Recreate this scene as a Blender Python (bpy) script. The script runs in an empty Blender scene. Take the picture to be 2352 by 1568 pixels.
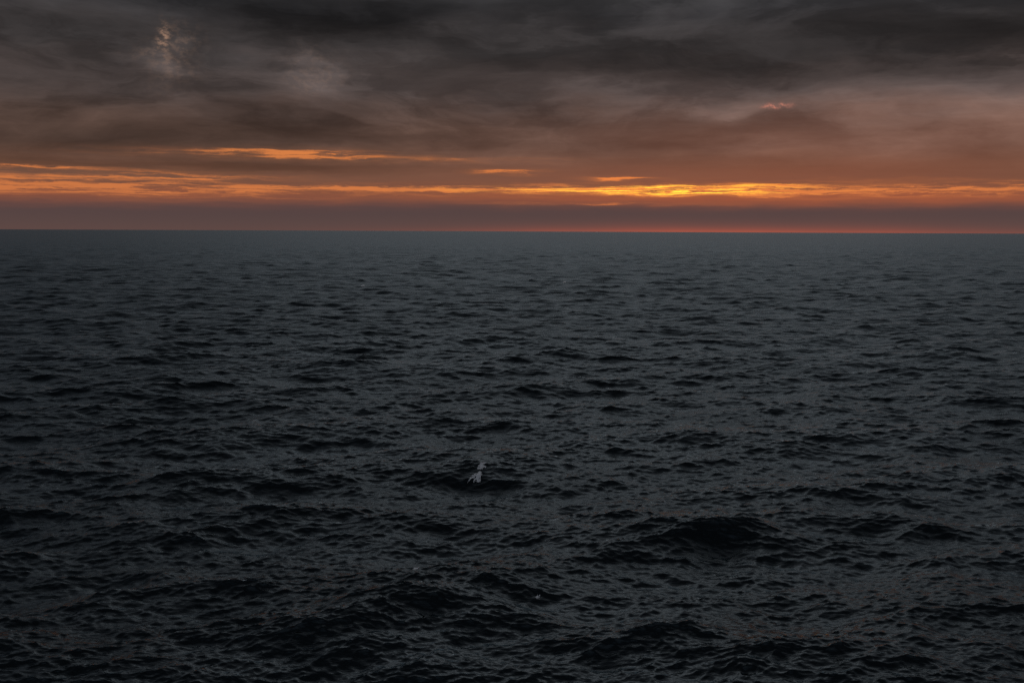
import bpy, math, random
import numpy as np
from mathutils import Vector, Matrix
from mathutils.bvhtree import BVHTree

scene = bpy.context.scene
R = math.radians

# ------------------------------------------------------------------ camera
CAM_H = 27.0            # metres above mean sea level (a ship's deck)
F_PX = 2308.0           # focal length in pixels of a 2352 px wide picture
PITCH = 6.28
ROLL = 0.24
cam_data = bpy.data.cameras.new('camera')
cam = bpy.data.objects.new('camera', cam_data)
scene.collection.objects.link(cam)
cam_data.sensor_width = 36.0
cam_data.lens = F_PX / 2352.0 * 36.0
cam_data.clip_start = 0.5
cam_data.clip_end = 120000.0
cam.matrix_world = (Matrix.Translation((0, 0, CAM_H)) @ Matrix.Rotation(R(90 - PITCH), 4, 'X')
                    @ Matrix.Rotation(R(ROLL), 4, 'Z'))
scene.camera = cam
CAM_ROT = cam.matrix_world.to_3x3()


def view_dir(px, py):
    """direction seen at a pixel of the 2352 x 1568 picture"""
    return (CAM_ROT @ Vector(((px - 1176) / F_PX, (784 - py) / F_PX, -1.0))).normalized()


def sky_pos(px, py):
    d = view_dir(px, py)
    return math.degrees(math.atan2(d.x, d.y)), math.degrees(math.asin(d.z))


# ------------------------------------------------------------------ colour management
vs = scene.view_settings
vs.view_transform = 'Standard'
vs.look = 'None'
vs.exposure = 0.0
vs.gamma = 1.0
vs.use_curve_mapping = False
scene.cycles.use_denoising = False
scene.cycles.max_bounces = 5
scene.cycles.diffuse_bounces = 4
scene.cycles.glossy_bounces = 3
scene.cycles.sample_clamp_indirect = 4.0

# ------------------------------------------------------------------ sky
SUN_AZ, SUN_EL = 9.0, 2.0
SKY_STRENGTH = 0.1


def lin(c):
    return tuple((v / 255 / 12.92) if v <= 10 else (((v / 255 + 0.055) / 1.055) ** 2.4) for v in c)


world = bpy.data.worlds.new('World')
scene.world = world
world.use_nodes = True
NT = world.node_tree
NT.nodes.clear()


class V:
    """scalar expression on the world's node tree"""
    def __init__(self, s):
        self.s = s

    def __add__(self, o): return op('ADD', self, o)
    def __radd__(self, o): return op('ADD', o, self)
    def __sub__(self, o): return op('SUBTRACT', self, o)
    def __rsub__(self, o): return op('SUBTRACT', o, self)
    def __mul__(self, o): return op('MULTIPLY', self, o)
    def __rmul__(self, o): return op('MULTIPLY', o, self)
    def __truediv__(self, o): return op('DIVIDE', self, o)
    def __neg__(self): return op('MULTIPLY', self, -1.0)


def put(sock, v):
    if isinstance(v, V):
        NT.links.new(v.s, sock)
    else:
        sock.default_value = v


def op(kind, a, b=None, c=None):
    n = NT.nodes.new('ShaderNodeMath')
    n.operation = kind
    put(n.inputs[0], a)
    if b is not None:
        put(n.inputs[1], b)
    if c is not None:
        put(n.inputs[2], c)
    return V(n.outputs[0])


def vmax(a, b): return op('MAXIMUM', a, b)
def vmin(a, b): return op('MINIMUM', a, b)
def vexp(a): return op('EXPONENT', a)


def sstep(x, lo, hi):
    n = NT.nodes.new('ShaderNodeMapRange')
    n.interpolation_type = 'SMOOTHSTEP'
    put(n.inputs['Value'], x)
    put(n.inputs['From Min'], lo)
    put(n.inputs['From Max'], hi)
    return V(n.outputs['Result'])


def noise(x, y, z=0.0, scale=1.0, detail=4.0, rough=0.5, dist=0.0, lac=2.0):
    c = NT.nodes.new('ShaderNodeCombineXYZ')
    put(c.inputs[0], x)
    put(c.inputs[1], y)
    put(c.inputs[2], z)
    n = NT.nodes.new('ShaderNodeTexNoise')
    NT.links.new(c.outputs[0], n.inputs['Vector'])
    n.inputs['Scale'].default_value = scale
    n.inputs['Detail'].default_value = detail
    n.inputs['Roughness'].default_value = rough
    n.inputs['Lacunarity'].default_value = lac
    n.inputs['Distortion'].default_value = dist
    return V(n.outputs[0])


def ramp(x, stops, interp='LINEAR'):
    """stops: (position 0..1, sRGB colour)"""
    n = NT.nodes.new('ShaderNodeValToRGB')
    put(n.inputs[0], x)
    r = n.color_ramp
    r.interpolation = interp
    while len(r.elements) < len(stops):
        r.elements.new(0.5)
    for e, (p, c) in zip(r.elements, stops):
        e.position = p
    for e, (p, c) in zip(r.elements, stops):
        e.color = (*lin(c), 1)
    return V(n.outputs[0])


def mixc(f, a, b, mode='MIX'):
    n = NT.nodes.new('ShaderNodeMix')
    n.data_type = 'RGBA'
    n.blend_type = mode
    put(n.inputs[0], f)
    for s, v in ((n.inputs[6], a), (n.inputs[7], b)):
        if isinstance(v, V):
            NT.links.new(v.s, s)
        else:
            s.default_value = (*v, 1)
    return V(n.outputs[2])


def cscale(col, f):
    n = NT.nodes.new('ShaderNodeVectorMath')
    n.operation = 'SCALE'
    NT.links.new(col.s, n.inputs[0])
    put(n.inputs['Scale'], f)
    return V(n.outputs[0])


def cadd(a, b):
    n = NT.nodes.new('ShaderNodeVectorMath')
    n.operation = 'ADD'
    NT.links.new(a.s, n.inputs[0])
    NT.links.new(b.s, n.inputs[1])
    return V(n.outputs[0])


tc = NT.nodes.new('ShaderNodeTexCoord')
sp = NT.nodes.new('ShaderNodeSeparateXYZ')
NT.links.new(tc.outputs['Generated'], sp.inputs[0])
DX, DY, DZ = (V(sp.outputs[i]) for i in range(3))
A = op('ARCTAN2', DX, DY) * 57.29578                       # azimuth, degrees
E = vmax(op('ARCSINE', DZ) * 57.29578, 0.0)                # elevation, degrees

# cloud coordinates: warped so that no edge is a clean ellipse
wa = noise(A * 0.11, E * 0.42, 3.1, detail=4, rough=0.55) - 0.5
we = noise(A * 0.13, E * 0.55, 9.7, detail=5, rough=0.58) - 0.5
AW = A + wa * 7.0
EW = E + we * vmin(E * 0.16, 1.5) * 2.0
we2 = noise(A * 0.30, E * 2.6, 21.3, detail=6, rough=0.6) - 0.5
ES = E + we2 * 0.55                                        # fine streak warp
AS = A + wa * 3.0


def blob(px, py, sx, sy, a=None, e=None, tilt=0.0):
    """soft mass in the sky centred at a picture position; sizes in picture pixels (40 px = 1 degree)"""
    a0, e0 = sky_pos(px, py)
    x = ((AW if a is None else a) - a0)
    y = ((EW if e is None else e) - e0)
    if tilt:
        y = y - x * tilt
    x = x * (40.3 / sx)
    y = y * (40.3 / sy)
    return vexp(-(x * x + y * y))


def total(ts):
    r = ts[0]
    for t in ts[1:]:
        r = r + t
    return r


# --- the cloud deck seen from below: colour by elevation, warm low over the sunset, cool overhead
deck = ramp(EW / 25.0, [(0.0, (90, 71, 68)), (0.05, (84, 67, 66)), (0.085, (114, 77, 62)), (0.125, (114, 81, 66)),
                        (0.20, (98, 77, 68)), (0.32, (77, 68, 66)), (0.40, (62, 58, 58)), (0.50, (54, 53, 55)),
                        (0.62, (66, 66, 68)), (1.0, (84, 87, 92))], 'EASE')
sx, sy, sz = (math.sin(R(SUN_AZ)) * math.cos(R(SUN_EL)), math.cos(R(SUN_AZ)) * math.cos(R(SUN_EL)), math.sin(R(SUN_EL)))
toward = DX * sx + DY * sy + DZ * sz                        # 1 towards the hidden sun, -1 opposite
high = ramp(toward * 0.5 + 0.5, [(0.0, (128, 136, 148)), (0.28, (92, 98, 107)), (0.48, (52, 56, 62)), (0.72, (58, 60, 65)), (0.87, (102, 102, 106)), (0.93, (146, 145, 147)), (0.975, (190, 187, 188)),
                                 (1.0, (196, 192, 191))])  # sky out of view, brightened sunward and behind to light sea and foam
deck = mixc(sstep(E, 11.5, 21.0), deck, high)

# thickness of the deck: fractal masses plus the big masses that stand in this sky
fb = noise(AW * 0.075, EW * 0.25, 1.7, detail=8, rough=0.6, dist=0.4) - 0.5
bil = noise(AW * 0.24, EW * 0.62, 17.4, detail=7, rough=0.6, dist=0.25) - 0.5
fs = noise(AS * 0.07, ES * 1.0, 5.2, detail=6, rough=0.6) - 0.5
low = sstep(E, 2.6, 4.8)
dens = fb * low * 2.0 + bil * low * 0.9 + fs * sstep(E, 2.6, 3.6) * 0.8 + (sstep(fb + 0.35 * bil, -0.05, 0.07) - 0.5) * sstep(E, 4.0, 6.5) * 0.20 + 0.09 * sstep(E, 8.6, 10.4)
dens = dens + 0.85 * blob(800, 22, 310, 66) + 0.25 * blob(560, 10, 300, 60) \
    + 0.42 * blob(620, 275, 240, 46) + 0.26 * blob(300, 250, 560, 80) + 0.55 * blob(260, 318, 470, 40) \
    + 0.30 * blob(1150, 250, 330, 36) + 0.26 * blob(150, 150, 260, 90) \
    + 0.46 * blob(2250, 100, 520, 66) + 0.34 * blob(1650, 140, 420, 36) \
    + 0.34 * blob(1530, 335, 80, 12) + 0.22 * blob(1780, 275, 90, 14) + 0.42 * blob(700, 385, 300, 13, e=ES) \
    + 0.30 * blob(150, 374, 260, 12, e=ES) + 0.15 * blob(2150, 380, 420, 36) + 0.25 * blob(1050, 330, 200, 16)
dens = dens - 0.55 * blob(1100, 30, 85, 55) - 0.50 * blob(375, 150, 50, 80) - 0.40 * blob(700, 185, 70, 50) \
    - 0.38 * blob(1710, 258, 100, 16) - 0.22 * blob(900, 270, 90, 60) - 0.22 * blob(1950, 225, 600, 36) \
    - 0.25 * blob(1850, 330, 500, 40)
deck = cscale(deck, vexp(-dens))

# --- embers: the under-lit haze just below the gaps
ember = V(NT.nodes.new('ShaderNodeRGB').outputs[0])
ember.s.default_value = (*lin((158, 86, 60)), 1)
deck = mixc(vmin(0.5 * blob(150, 444, 700, 18, a=A, e=ES) + 0.75 * blob(1550, 453, 560, 18, a=A, e=ES)
                 + 0.55 * blob(2250, 455, 500, 16, a=A, e=ES) + 0.28 * blob(1700, 410, 700, 34, a=A, e=ES) + 0.20 * blob(1950, 330, 700, 80), 0.9), deck, ember)

# --- gaps where the sunset shows under and through the deck
st = noise(AS * 0.13, ES * 4.6, 13.0, detail=8, rough=0.62)          # long thin streaks
st2 = noise(AS * 0.30, ES * 6.0, 71.0, detail=8, rough=0.66)
gap = 0.78 * blob(60, 420, 420, 25, e=ES) + 0.55 * blob(560, 438, 380, 15, e=ES) + 0.52 * blob(1020, 434, 300, 8, e=ES) \
    + 0.95 * blob(710, 354, 130, 10, e=ES) + 0.42 * blob(500, 352, 170, 9, e=ES) + 0.75 * blob(60, 384, 110, 4, a=A, e=ES) \
    + 0.62 * blob(440, 403, 160, 6, e=ES) + 0.4 * blob(1000, 368, 200, 6, e=ES) \
    + 0.85 * blob(1190, 395, 62, 5, e=ES) + 0.85 * blob(1420, 409, 60, 4, a=A, e=ES) \
    + 0.80 * blob(1480, 436, 330, 13, a=A, e=ES) \
    + 0.85 * blob(2050, 436, 520, 15, a=A, e=ES) + 0.50 * blob(1350, 468, 230, 3, a=A, e=ES)
gap = gap * (0.10 + 1.05 * sstep(st, 0.41, 0.61) + 0.80 * sstep(st2, 0.45, 0.60))
gap = 0.45 * vmin(gap, 1.0) + 0.55 * sstep(gap, 0.25, 0.95)
flecks_n = 0.12 + 1.5 * sstep(noise(A * 2.4, E * 3.2, 41.0, detail=6, rough=0.62), 0.42, 0.66)
holes = (0.40 * blob(372, 86, 11, 24, a=A + wa * 0.8, e=E + we * 0.5) + 0.10 * blob(385, 125, 45, 50) + 0.07 * blob(700, 175, 60, 40)) * flecks_n
rosy = 0.95 * blob(1785, 243, 24, 5, a=A + wa * 0.6, e=E + we * 0.3) * flecks_n

sky_tex = NT.nodes.new('ShaderNodeTexSky')
sky_tex.sky_type = 'NISHITA'
sky_tex.sun_disc = False
sky_tex.sun_elevation = R(SUN_EL)
sky_tex.sun_rotation = R(SUN_AZ)
sky_tex.air_density = 1.6
sky_tex.dust_density = 4.0
clear = V(sky_tex.outputs[0])                               # clear sunset sky behind the clouds
veil = V(NT.nodes.new('ShaderNodeRGB').outputs[0])          # high thin cloud lit by the low sun
veil.s.default_value = (*[v / SKY_STRENGTH * 0.80 for v in lin((218, 128, 76))], 1)
gold = V(NT.nodes.new('ShaderNodeRGB').outputs[0])
gold.s.default_value = (*[v / SKY_STRENGTH for v in lin((255, 205, 35))], 1)
clear = cadd(cscale(clear, 0.30), veil)
sunny = (0.9 * blob(1530, 428, 230, 5, a=A, e=ES) + 1.3 * blob(1545, 441, 200, 6, a=A, e=ES) + 0.35 * blob(1350, 436, 300, 12, a=A, e=ES)) \
    * sstep(noise(AS * 0.22, ES * 10.0, 57.0, detail=7, rough=0.6), 0.45, 0.58)
clear = cadd(clear, cscale(gold, sunny))

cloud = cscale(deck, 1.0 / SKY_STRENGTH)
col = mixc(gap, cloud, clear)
pale = V(NT.nodes.new('ShaderNodeRGB').outputs[0])
pale.s.default_value = (*[v / SKY_STRENGTH for v in lin((178, 140, 116))], 1)
col = mixc(vmin(holes, 1.0), col, pale)
rose = V(NT.nodes.new('ShaderNodeRGB').outputs[0])
rose.s.default_value = (*[v / SKY_STRENGTH for v in lin((204, 130, 110))], 1)
col = mixc(vmin(rosy, 1.0), col, rose)

# thin red line where the light runs under the haze bank at the horizon
red = V(NT.nodes.new('ShaderNodeRGB').outputs[0])
red.s.default_value = (*[v / SKY_STRENGTH for v in lin((196, 92, 68))], 1)
ra = vexp(-((A - 12.0) / 13.0) * ((A - 12.0) / 13.0))
col = mixc(vexp(-(E / 0.24)) * (0.02 + 0.56 * ra * (0.55 + 0.9 * noise(A * 0.16, E * 0.5, 77.0, detail=4))), col, red)

bg = NT.nodes.new('ShaderNodeBackground')
out = NT.nodes.new('ShaderNodeOutputWorld')
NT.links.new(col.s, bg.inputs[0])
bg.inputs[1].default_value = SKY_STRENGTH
NT.links.new(bg.outputs[0], out.inputs[0])
world.cycles.sampling_method = 'NONE'      # broad soft sky: no light map needed

# ------------------------------------------------------------------ sun, veiled by the cloud bank
sun_data = bpy.data.lights.new('sun', 'SUN')
sun_data.energy = 0.002
sun_data.angle = R(40)
sun_data.color = (1.0, 0.62, 0.36)
sun = bpy.data.objects.new('sun', sun_data)
scene.collection.objects.link(sun)
sd = Vector((math.sin(R(SUN_AZ)) * math.cos(R(SUN_EL)), math.cos(R(SUN_AZ)) * math.cos(R(SUN_EL)), math.sin(R(SUN_EL))))
sun.rotation_euler = sd.to_track_quat('Z', 'Y').to_euler()
sun.location = (0, 0, 60)

# ------------------------------------------------------------------ sea: a wind sea as octaves of an FFT spectrum
SEED = 7
PEAK = 27.0             # dominant wavelength
ALPHA = 0.029
WAVE_DIR = R(-78)       # direction the waves run (towards the ship, a little from the right)
CHOP = 1.0
WATER_IOR = 1.52
KP = 2 * math.pi / PEAK


def omni(k):
    short = 1.0 + 4.2 * np.exp(-(np.log2(k / 11.0) / 1.2) ** 2)      # lively wind ripples of 0.2 to 1 m
    peak = 1.0 + 0.9 * np.exp(-(np.log2(k / KP) / 0.5) ** 2)
    chop = 1.0 + 0.45 * np.exp(-(np.log2(k / 1.3) / 1.2) ** 2)
    return 0.5 * ALPHA * peak * chop * short * k ** -3 * np.exp(-1.25 * (KP / k) ** 2)


class Octave:
    def __init__(self, lmin, lmax, tiles, n, seed):
        self.lmin, self.lmax = lmin, lmax
        self.L = lmax * tiles
        self.n = n
        rng = np.random.default_rng(seed)
        kk = 2 * np.pi * np.fft.fftfreq(n, self.L / n)
        kx, ky = np.meshgrid(kk, kk, indexing='ij')
        k = np.hypot(kx, ky)
        k[0, 0] = 1.0
        band = (k > 2 * np.pi / lmax) & (k <= 2 * np.pi / lmin)
        th = np.arctan2(ky, kx) - WAVE_DIR
        r = np.clip(np.log2(k / KP) / 6.0, 0, 1)
        spread = 2.6 + 0.5 * r                       # long and short waves run nearly together
        D = np.abs(np.cos(th / 2)) ** (2 * spread * 2)
        D = D / (D.mean() * 2 * np.pi)
        S = np.where(band, omni(k) * D / k, 0.0)     # per d2k
        dk = 2 * np.pi / self.L
        amp = np.sqrt(S * dk * dk) * (rng.standard_normal((n, n)) + 1j * rng.standard_normal((n, n)))
        N2 = n * n
        self.h = np.real(np.fft.ifft2(amp) * N2).astype(np.float32)
        self.dx = np.real(np.fft.ifft2(1j * kx / k * amp) * N2).astype(np.float32)
        self.dy = np.real(np.fft.ifft2(1j * ky / k * amp) * N2).astype(np.float32)
        kr = np.geomspace(2 * np.pi / lmax, 2 * np.pi / lmin, 64)
        y = kr ** 2 * omni(kr)
        self.mss = float(np.sum((y[1:] + y[:-1]) * 0.5 * np.diff(kr)))
        self.off = rng.uniform(0, self.L, 2)

    def sample(self, x, y):
        n = self.n
        u = (x + self.off[0]) * (n / self.L)
        v = (y + self.off[1]) * (n / self.L)
        fu = np.floor(u)
        fv = np.floor(v)
        i0 = np.mod(fu, n).astype(np.int32)
        j0 = np.mod(fv, n).astype(np.int32)
        i1 = (i0 + 1) % n
        j1 = (j0 + 1) % n
        u = (u - fu).astype(np.float32)
        v = (v - fv).astype(np.float32)
        w00, w10, w01, w11 = (1 - u) * (1 - v), u * (1 - v), (1 - u) * v, u * v
        res = []
        for f in (self.h, self.dx, self.dy):
            res.append(f[i0, j0] * w00 + f[i1, j0] * w10 + f[i0, j1] * w01 + f[i1, j1] * w11)
        return res


OCT = []
edges = [120.0, 45.0, 22.0, 11.0, 5.5, 2.7, 1.35, 0.68, 0.34, 0.17]
for i in range(len(edges) - 1):
    OCT.append(Octave(edges[i + 1], edges[i], [9, 17, 27, 31, 29, 23, 19, 17, 15][i] + 0.37 * i, 512 if i < 6 else 256, SEED * 100 + i))
MSS_TAIL = 0.0010        # capillary waves shorter than any octave


def sea_surface(x, y, spacing):
    """displaced positions and the slope variance of waves too short for the local mesh"""
    X = x.astype(np.float32).copy()
    Y = y.astype(np.float32).copy()
    Z = np.zeros_like(X)
    mss = np.full_like(X, MSS_TAIL)
    for o in OCT:
        t = np.clip((o.lmin / spacing - 0.6) / 0.9, 0, 1)
        w = (t * t * (3 - 2 * t)).astype(np.float32)
        m = w > 0
        if m.any():
            h, dx, dy = o.sample(x[m], y[m])
            Z[m] += h * w[m]
            X[m] += CHOP * dx * w[m]
            Y[m] += CHOP * dy * w[m]
        mss += (1 - w * w) * o.mss
    return X, Y, Z, mss


def ground(px, py):
    d = view_dir(px, py)
    t = -CAM_H / d.z
    return np.array([d.x * t, d.y * t])


# slide the whole wave field so that a steep crest stands where the whitecap breaks and another peaks nearer the ship
P_FOAM, P_PEAK = ground(1100, 1070), ground(1010, 1385)
gs = np.arange(-480, 480, 0.8)
LX, LY = np.meshgrid(gs, gs, indexing='ij')
LZ = np.zeros_like(LX)
for o in OCT[:4]:
    LZ += o.sample(LX.ravel(), LY.ravel())[0].reshape(LX.shape)
di, dj = np.round((P_PEAK - P_FOAM) / 0.8).astype(int)
score = np.minimum(LZ * 1.15, np.roll(np.roll(LZ, -di, 0), -dj, 1))
m = 60
inner = score[m:-m, m:-m]
bi, bj = np.unravel_index(np.argmax(inner), inner.shape)
shift = np.array([gs[bi + m], gs[bj + m]]) - P_FOAM
for o in OCT:
    o.off = o.off + shift

# rings of the sheet: finest near the ship's rail, then with a step that grows with distance, to the horizon
rad = [0.5]
while rad[-1] < 40000:
    d = rad[-1]
    if d < 46:
        k = max(0.0019, 0.25 * (1 - (d - 0.5) / 45.5))
    elif d < 220:
        k = 0.0019
    elif d < 3000:
        k = 0.0019 + 0.0045 * math.log(d / 220) / math.log(3000 / 220)
    else:
        k = 0.0066 * (d / 3000) ** 1.6
    rad.append(d * (1 + k))
rad = np.array(rad)
fine_az = np.arange(-33.0, 33.0001, 0.095)
wide_az = np.concatenate([np.arange(-180, -40, 5.0), np.array([-40, -37, -35, -33.6])])
az = np.concatenate([wide_az, fine_az, -wide_az[::-1][:-1]])
nr, na = len(rad), len(az)
daz = np.radians(np.abs(np.gradient(az)))
RR, AA = np.meshgrid(rad, np.radians(az), indexing='ij')
gx = (RR * np.sin(AA)).ravel()
gy = (RR * np.cos(AA)).ravel()
dr = np.gradient(rad)
spacing = np.maximum(np.repeat(dr[:, None], na, 1), RR * daz[None, :] * 0.8).ravel()
PX, PY, PZ, MSS = sea_surface(gx, gy, spacing)
verts = np.stack([PX, PY, PZ], 1).astype(np.float32)

ii, jj = np.meshgrid(np.arange(nr - 1), np.arange(na), indexing='ij')
jn = (jj + 1) % na
quads = np.stack([ii * na + jj, ii * na + jn, (ii + 1) * na + jn, (ii + 1) * na + jj], -1).reshape(-1, 4)
quads = quads.astype(np.int32)


def mesh_from_arrays(name, v, q):
    me = bpy.data.meshes.new(name)
    me.vertices.add(len(v))
    me.vertices.foreach_set('co', v.ravel())
    me.loops.add(q.size)
    me.loops.foreach_set('vertex_index', q.ravel())
    me.polygons.add(len(q))
    me.polygons.foreach_set('loop_start', np.arange(0, q.size, q.shape[1], dtype=np.int32))
    me.polygons.foreach_set('loop_total', np.full(len(q), q.shape[1], dtype=np.int32))
    me.polygons.foreach_set('use_smooth', np.ones(len(q), dtype=bool))
    me.update(calc_edges=True)
    return me


def water_material():
    m = bpy.data.materials.new('sea_water')
    m.use_nodes = True
    nt = m.node_tree
    nt.nodes.remove(nt.nodes['Principled BSDF'])
    body = nt.nodes.new('ShaderNodeBsdfDiffuse')            # light coming back out of deep water: next to none
    body.inputs['Color'].default_value = (0.0016, 0.0040, 0.0050, 1)
    gloss = nt.nodes.new('ShaderNodeBsdfAnisotropic')
    gloss.distribution = 'BECKMANN'
    gloss.inputs['Color'].default_value = (0.76, 0.91, 1.0, 1)
    fres = nt.nodes.new('ShaderNodeFresnel')
    fres.inputs['IOR'].default_value = WATER_IOR
    mix = nt.nodes.new('ShaderNodeMixShader')
    shelter = nt.nodes.new('ShaderNodeAttribute')           # unresolved waves hide part of each other
    shelter.attribute_name = 'ripple_shelter'
    mul = nt.nodes.new('ShaderNodeMath')
    mul.operation = 'MULTIPLY'
    nt.links.new(fres.outputs[0], mul.inputs[0])
    nt.links.new(shelter.outputs['Fac'], mul.inputs[1])
    wind_map = nt.nodes.new('ShaderNodeMapping')            # cat's paws: patches of fresher wind
    wind_map.inputs['Scale'].default_value = (0.010, 0.022, 0.0)
    wind_pos = nt.nodes.new('ShaderNodeNewGeometry')
    nt.links.new(wind_pos.outputs['Position'], wind_map.inputs['Vector'])
    wind = nt.nodes.new('ShaderNodeTexNoise')
    wind.inputs['Detail'].default_value = 4
    nt.links.new(wind_map.outputs[0], wind.inputs['Vector'])
    wr = nt.nodes.new('ShaderNodeMapRange')
    wr.inputs['From Min'].default_value = 0.32
    wr.inputs['From Max'].default_value = 0.68
    wr.inputs['To Min'].default_value = 0.80
    wr.inputs['To Max'].default_value = 1.0
    nt.links.new(wind.outputs[0], wr.inputs['Value'])
    mul2 = nt.nodes.new('ShaderNodeMath')
    mul2.operation = 'MULTIPLY'
    nt.links.new(mul.outputs[0], mul2.inputs[0])
    nt.links.new(wr.outputs[0], mul2.inputs[1])
    nt.links.new(mul2.outputs[0], mix.inputs[0])
    nt.links.new(body.outputs[0], mix.inputs[1])
    nt.links.new(gloss.outputs[0], mix.inputs[2])
    nt.links.new(mix.outputs[0], nt.nodes['Material Output'].inputs['Surface'])
    at = nt.nodes.new('ShaderNodeAttribute')
    at.attribute_name = 'ripple_roughness'
    nt.links.new(at.outputs['Fac'], gloss.inputs['Roughness'])
    # capillary ripples
    geo = nt.nodes.new('ShaderNodeNewGeometry')
    mp = nt.nodes.new('ShaderNodeMapping')
    mp.inputs['Rotation'].default_value = (0, 0, R(12))
    mp.inputs['Scale'].default_value = (0.4, 1.0, 1.0)
    nt.links.new(geo.outputs['Position'], mp.inputs['Vector'])
    n1 = nt.nodes.new('ShaderNodeTexNoise')
    n1.inputs['Scale'].default_value = 3.2
    n1.inputs['Detail'].default_value = 3.0
    n1.inputs['Roughness'].default_value = 0.55
    nt.links.new(mp.outputs[0], n1.inputs['Vector'])
    b = nt.nodes.new('ShaderNodeBump')
    b.inputs['Strength'].default_value = 1.0
    b.inputs['Distance'].default_value = 0.055
    nt.links.new(n1.outputs[0], b.inputs['Height'])
    for n in (gloss, fres):
        nt.links.new(b.outputs[0], n.inputs['Normal'])
    return m


sea_me = mesh_from_arrays('sea', verts, quads)
attr = sea_me.attributes.new('ripple_roughness', 'FLOAT', 'POINT')
attr.data.foreach_set('value', np.clip(np.sqrt(np.sqrt(MSS * 0.2)), 0.05, 0.6).astype(np.float32))
attr = sea_me.attributes.new('ripple_shelter', 'FLOAT', 'POINT')
attr.data.foreach_set('value', (1.0 - 0.62 * np.clip(MSS / MSS.max(), 0, 1) ** 0.7).astype(np.float32))
sea = bpy.data.objects.new('sea', sea_me)
scene.collection.objects.link(sea)
sea_me.materials.append(water_material())
sea['kind'] = 'structure'
sea['label'] = 'dark choppy open sea running to the horizon'

# ------------------------------------------------------------------ foam
def foam_material():
    m = bpy.data.materials.new('sea_foam')
    m.use_nodes = True
    p = m.node_tree.nodes['Principled BSDF']
    n = m.node_tree.nodes.new('ShaderNodeTexNoise')
    n.inputs['Scale'].default_value = 30
    r = m.node_tree.nodes.new('ShaderNodeValToRGB')
    r.color_ramp.elements[0].color = (0.92, 0.94, 0.95, 1)
    r.color_ramp.elements[1].color = (0.97, 0.98, 0.98, 1)
    m.node_tree.links.new(n.outputs[0], r.inputs[0])
    m.node_tree.links.new(r.outputs[0], p.inputs['Base Color'])
    p.inputs['Roughness'].default_value = 0.35
    p.inputs['Coat Weight'].default_value = 1.0         # wet film over the bubbles
    p.inputs['Coat Roughness'].default_value = 0.2
    return m


FOAM = foam_material()
def local_bvh(c, r):
    m = (np.abs(verts[:, 0] - c[0]) < r) & (np.abs(verts[:, 1] - c[1]) < r)
    keep = m[quads].all(1)
    q = quads[keep]
    ids, inv = np.unique(q, return_inverse=True)
    return BVHTree.FromPolygons([Vector(p) for p in verts[ids].tolist()], inv.reshape(q.shape).tolist())


def on_sea(px, py):
    """where the line of sight of a picture position meets the sea"""
    g = ground(px, py)
    bvh = local_bvh(g, 14.0)
    hit = bvh.ray_cast(cam.location, view_dir(px, py))
    return (hit[0] if hit[0] is not None else Vector((g[0], g[1], 0.0))), bvh


def vnoise(x, y, seed):
    """smooth value noise for the froth's outline and lumps"""
    def h(i, j):
        t = np.sin(i * 127.1 + j * 311.7 + seed * 74.7) * 43758.5453
        return t - np.floor(t)
    i, j = np.floor(x), np.floor(y)
    u, v = x - i, y - j
    u, v = u * u * (3 - 2 * u), v * v * (3 - 2 * v)
    return (h(i, j) * (1 - u) + h(i + 1, j) * u) * (1 - v) + (h(i, j + 1) * (1 - u) + h(i + 1, j + 1) * u) * v


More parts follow.
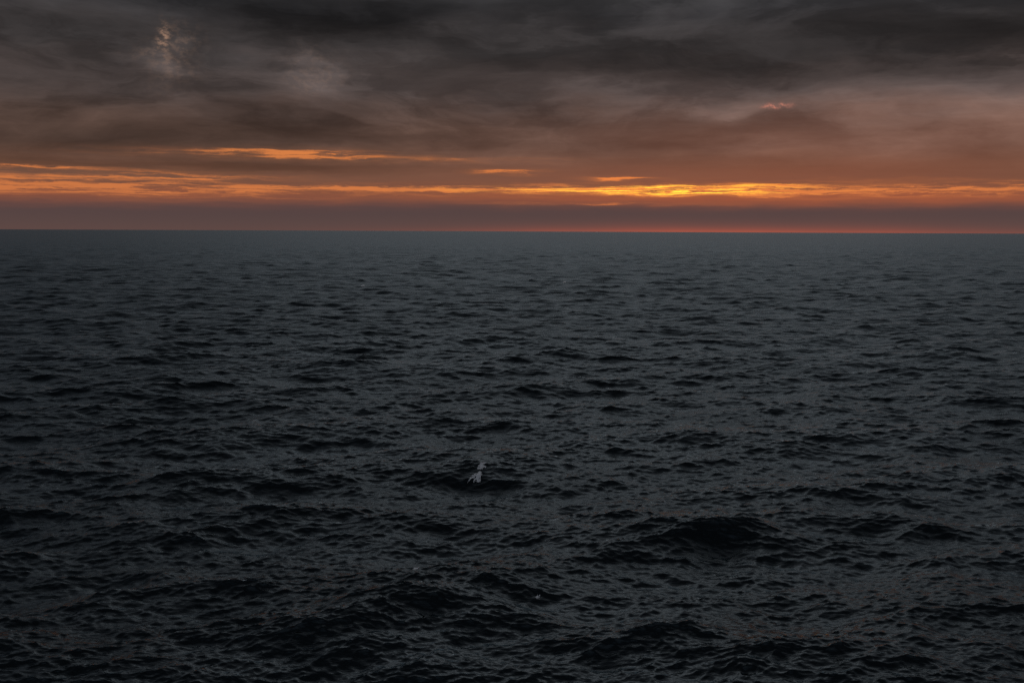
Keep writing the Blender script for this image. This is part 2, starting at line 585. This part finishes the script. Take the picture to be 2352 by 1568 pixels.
def foam_mesh(name, origin, bvh, sx_, sy_, tilt, height, seed, n=44, ragged=0.55):
    """one heap of froth with a torn outline, lying on the water and lumpy on top"""
    g = (np.arange(n + 1) / n - 0.5) * 2.9
    gu, gv = np.meshgrid(g, g, indexing='ij')
    fr = 0.6 * vnoise(gu * 2.2, gv * 2.2, seed) + 0.3 * vnoise(gu * 5.1, gv * 5.1, seed + 1) + 0.25 * vnoise(gu * 11, gv * 11, seed + 2)
    mask = 1.0 - np.hypot(gu, gv) + ragged * (fr - 0.55) * 2.0
    lump = 0.55 * vnoise(gu * 4, gv * 4, seed + 5) + 0.3 * vnoise(gu * 9, gv * 9, seed + 6) + 0.15 * vnoise(gu * 17, gv * 17, seed + 7)
    keep = (mask[:-1, :-1] > 0) & (mask[1:, 1:] > 0) & (mask[1:, :-1] > 0) & (mask[:-1, 1:] > 0)
    comp = np.zeros(keep.shape, int)                        # keep the largest joined piece
    best, best_n, k = 0, 0, 0
    for si in range(n):
        for sj in range(n):
            if keep[si, sj] and not comp[si, sj]:
                k += 1
                stack, cnt = [(si, sj)], 0
                comp[si, sj] = k
                while stack:
                    i, j = stack.pop()
                    cnt += 1
                    for a_, b_ in ((i + 1, j), (i - 1, j), (i, j + 1), (i, j - 1)):
                        if 0 <= a_ < n and 0 <= b_ < n and keep[a_, b_] and not comp[a_, b_]:
                            comp[a_, b_] = k
                            stack.append((a_, b_))
                if cnt > best_n:
                    best, best_n = k, cnt
    ids, V_, F_ = {}, [], []

    def vert(i, j):
        if (i, j) not in ids:
            x = gu[i, j] * sx_
            y = gv[i, j] * sy_
            x += y * tilt
            hit = bvh.ray_cast(Vector((origin.x + x, origin.y + y, 20)), Vector((0, 0, -1)))
            z = (hit[0].z if hit[0] is not None else origin.z) - origin.z
            rise = min(1.0, max(0.0, mask[i, j] * 3.0))
            z += -0.012 + (0.02 + height * lump[i, j]) * rise
            ids[(i, j)] = len(V_)
            V_.append((x, y, z))
        return ids[(i, j)]

    for i, j in np.argwhere(comp == best):
        F_.append((vert(i, j), vert(i + 1, j), vert(i + 1, j + 1), vert(i, j + 1)))
    me = mesh_from_arrays(name, np.array(V_, np.float32), np.array(F_, np.int32))
    me.materials.append(FOAM)
    return me


def place(name, me, loc, parent=None):
    o = bpy.data.objects.new(name, me)
    scene.collection.objects.link(o)
    if parent is None:
        o.location = loc
    else:
        o.parent = parent
        o.location = loc - parent.location
    return o


def tag(o, label, group='white foam flecks on the dark sea'):
    o['label'] = label
    o['category'] = 'foam'
    o['group'] = group


# the breaking crest in the middle distance: a lower, thicker clump, a thinner one behind it and a trailing streak
low_p, bvh = on_sea(1098, 1091)
cap = bpy.data.objects.new('whitecap', None)
scene.collection.objects.link(cap)
cap.location = low_p
cap.empty_display_size = 0.5
tag(cap, 'brightest white foam breaking on a wave crest left of centre, largest of the foam flecks')
place('foam_clump', foam_mesh('foam_clump', low_p, bvh, 0.50, 0.85, 0.18, 0.20, 1, ragged=0.7), low_p, cap)
up_p, _ = on_sea(1106, 1071)
place('foam_clump', foam_mesh('foam_clump', up_p, bvh, 0.38, 0.60, 0.25, 0.18, 2.3, ragged=0.8), up_p, cap)
tr_p, _ = on_sea(1084, 1097)
place('foam_streak', foam_mesh('foam_streak', tr_p, bvh, 0.15, 0.6, 0.60, 0.05, 3.7, ragged=0.95), tr_p, cap)

flecks = [
    ((955, 1305), 0.22, 0.42, 'small pale foam fleck low in the picture, left of the bright whitecap and below it'),
    ((1235, 1371), 0.14, 0.28, 'faint dot of foam in the foreground, lowest of all the flecks, right of the whitecap'),
    ((832, 657), 0.80, 2.6, 'tiny far white fleck of foam, left of the two distant ones'),
    ((1297, 648), 0.75, 2.6, 'tiny far white fleck of foam, right of the two distant ones'),
]
for k, ((px, py), w, d, label) in enumerate(flecks):
    p, bv = on_sea(px, py)
    o = place('foam_fleck', foam_mesh('foam_fleck', p, bv, w, d, 0.2, 0.07 if d < 1 else 0.5, 10.3 + k, n=26, ragged=0.8 if d < 1 else 0.4), p)
    tag(o, label)
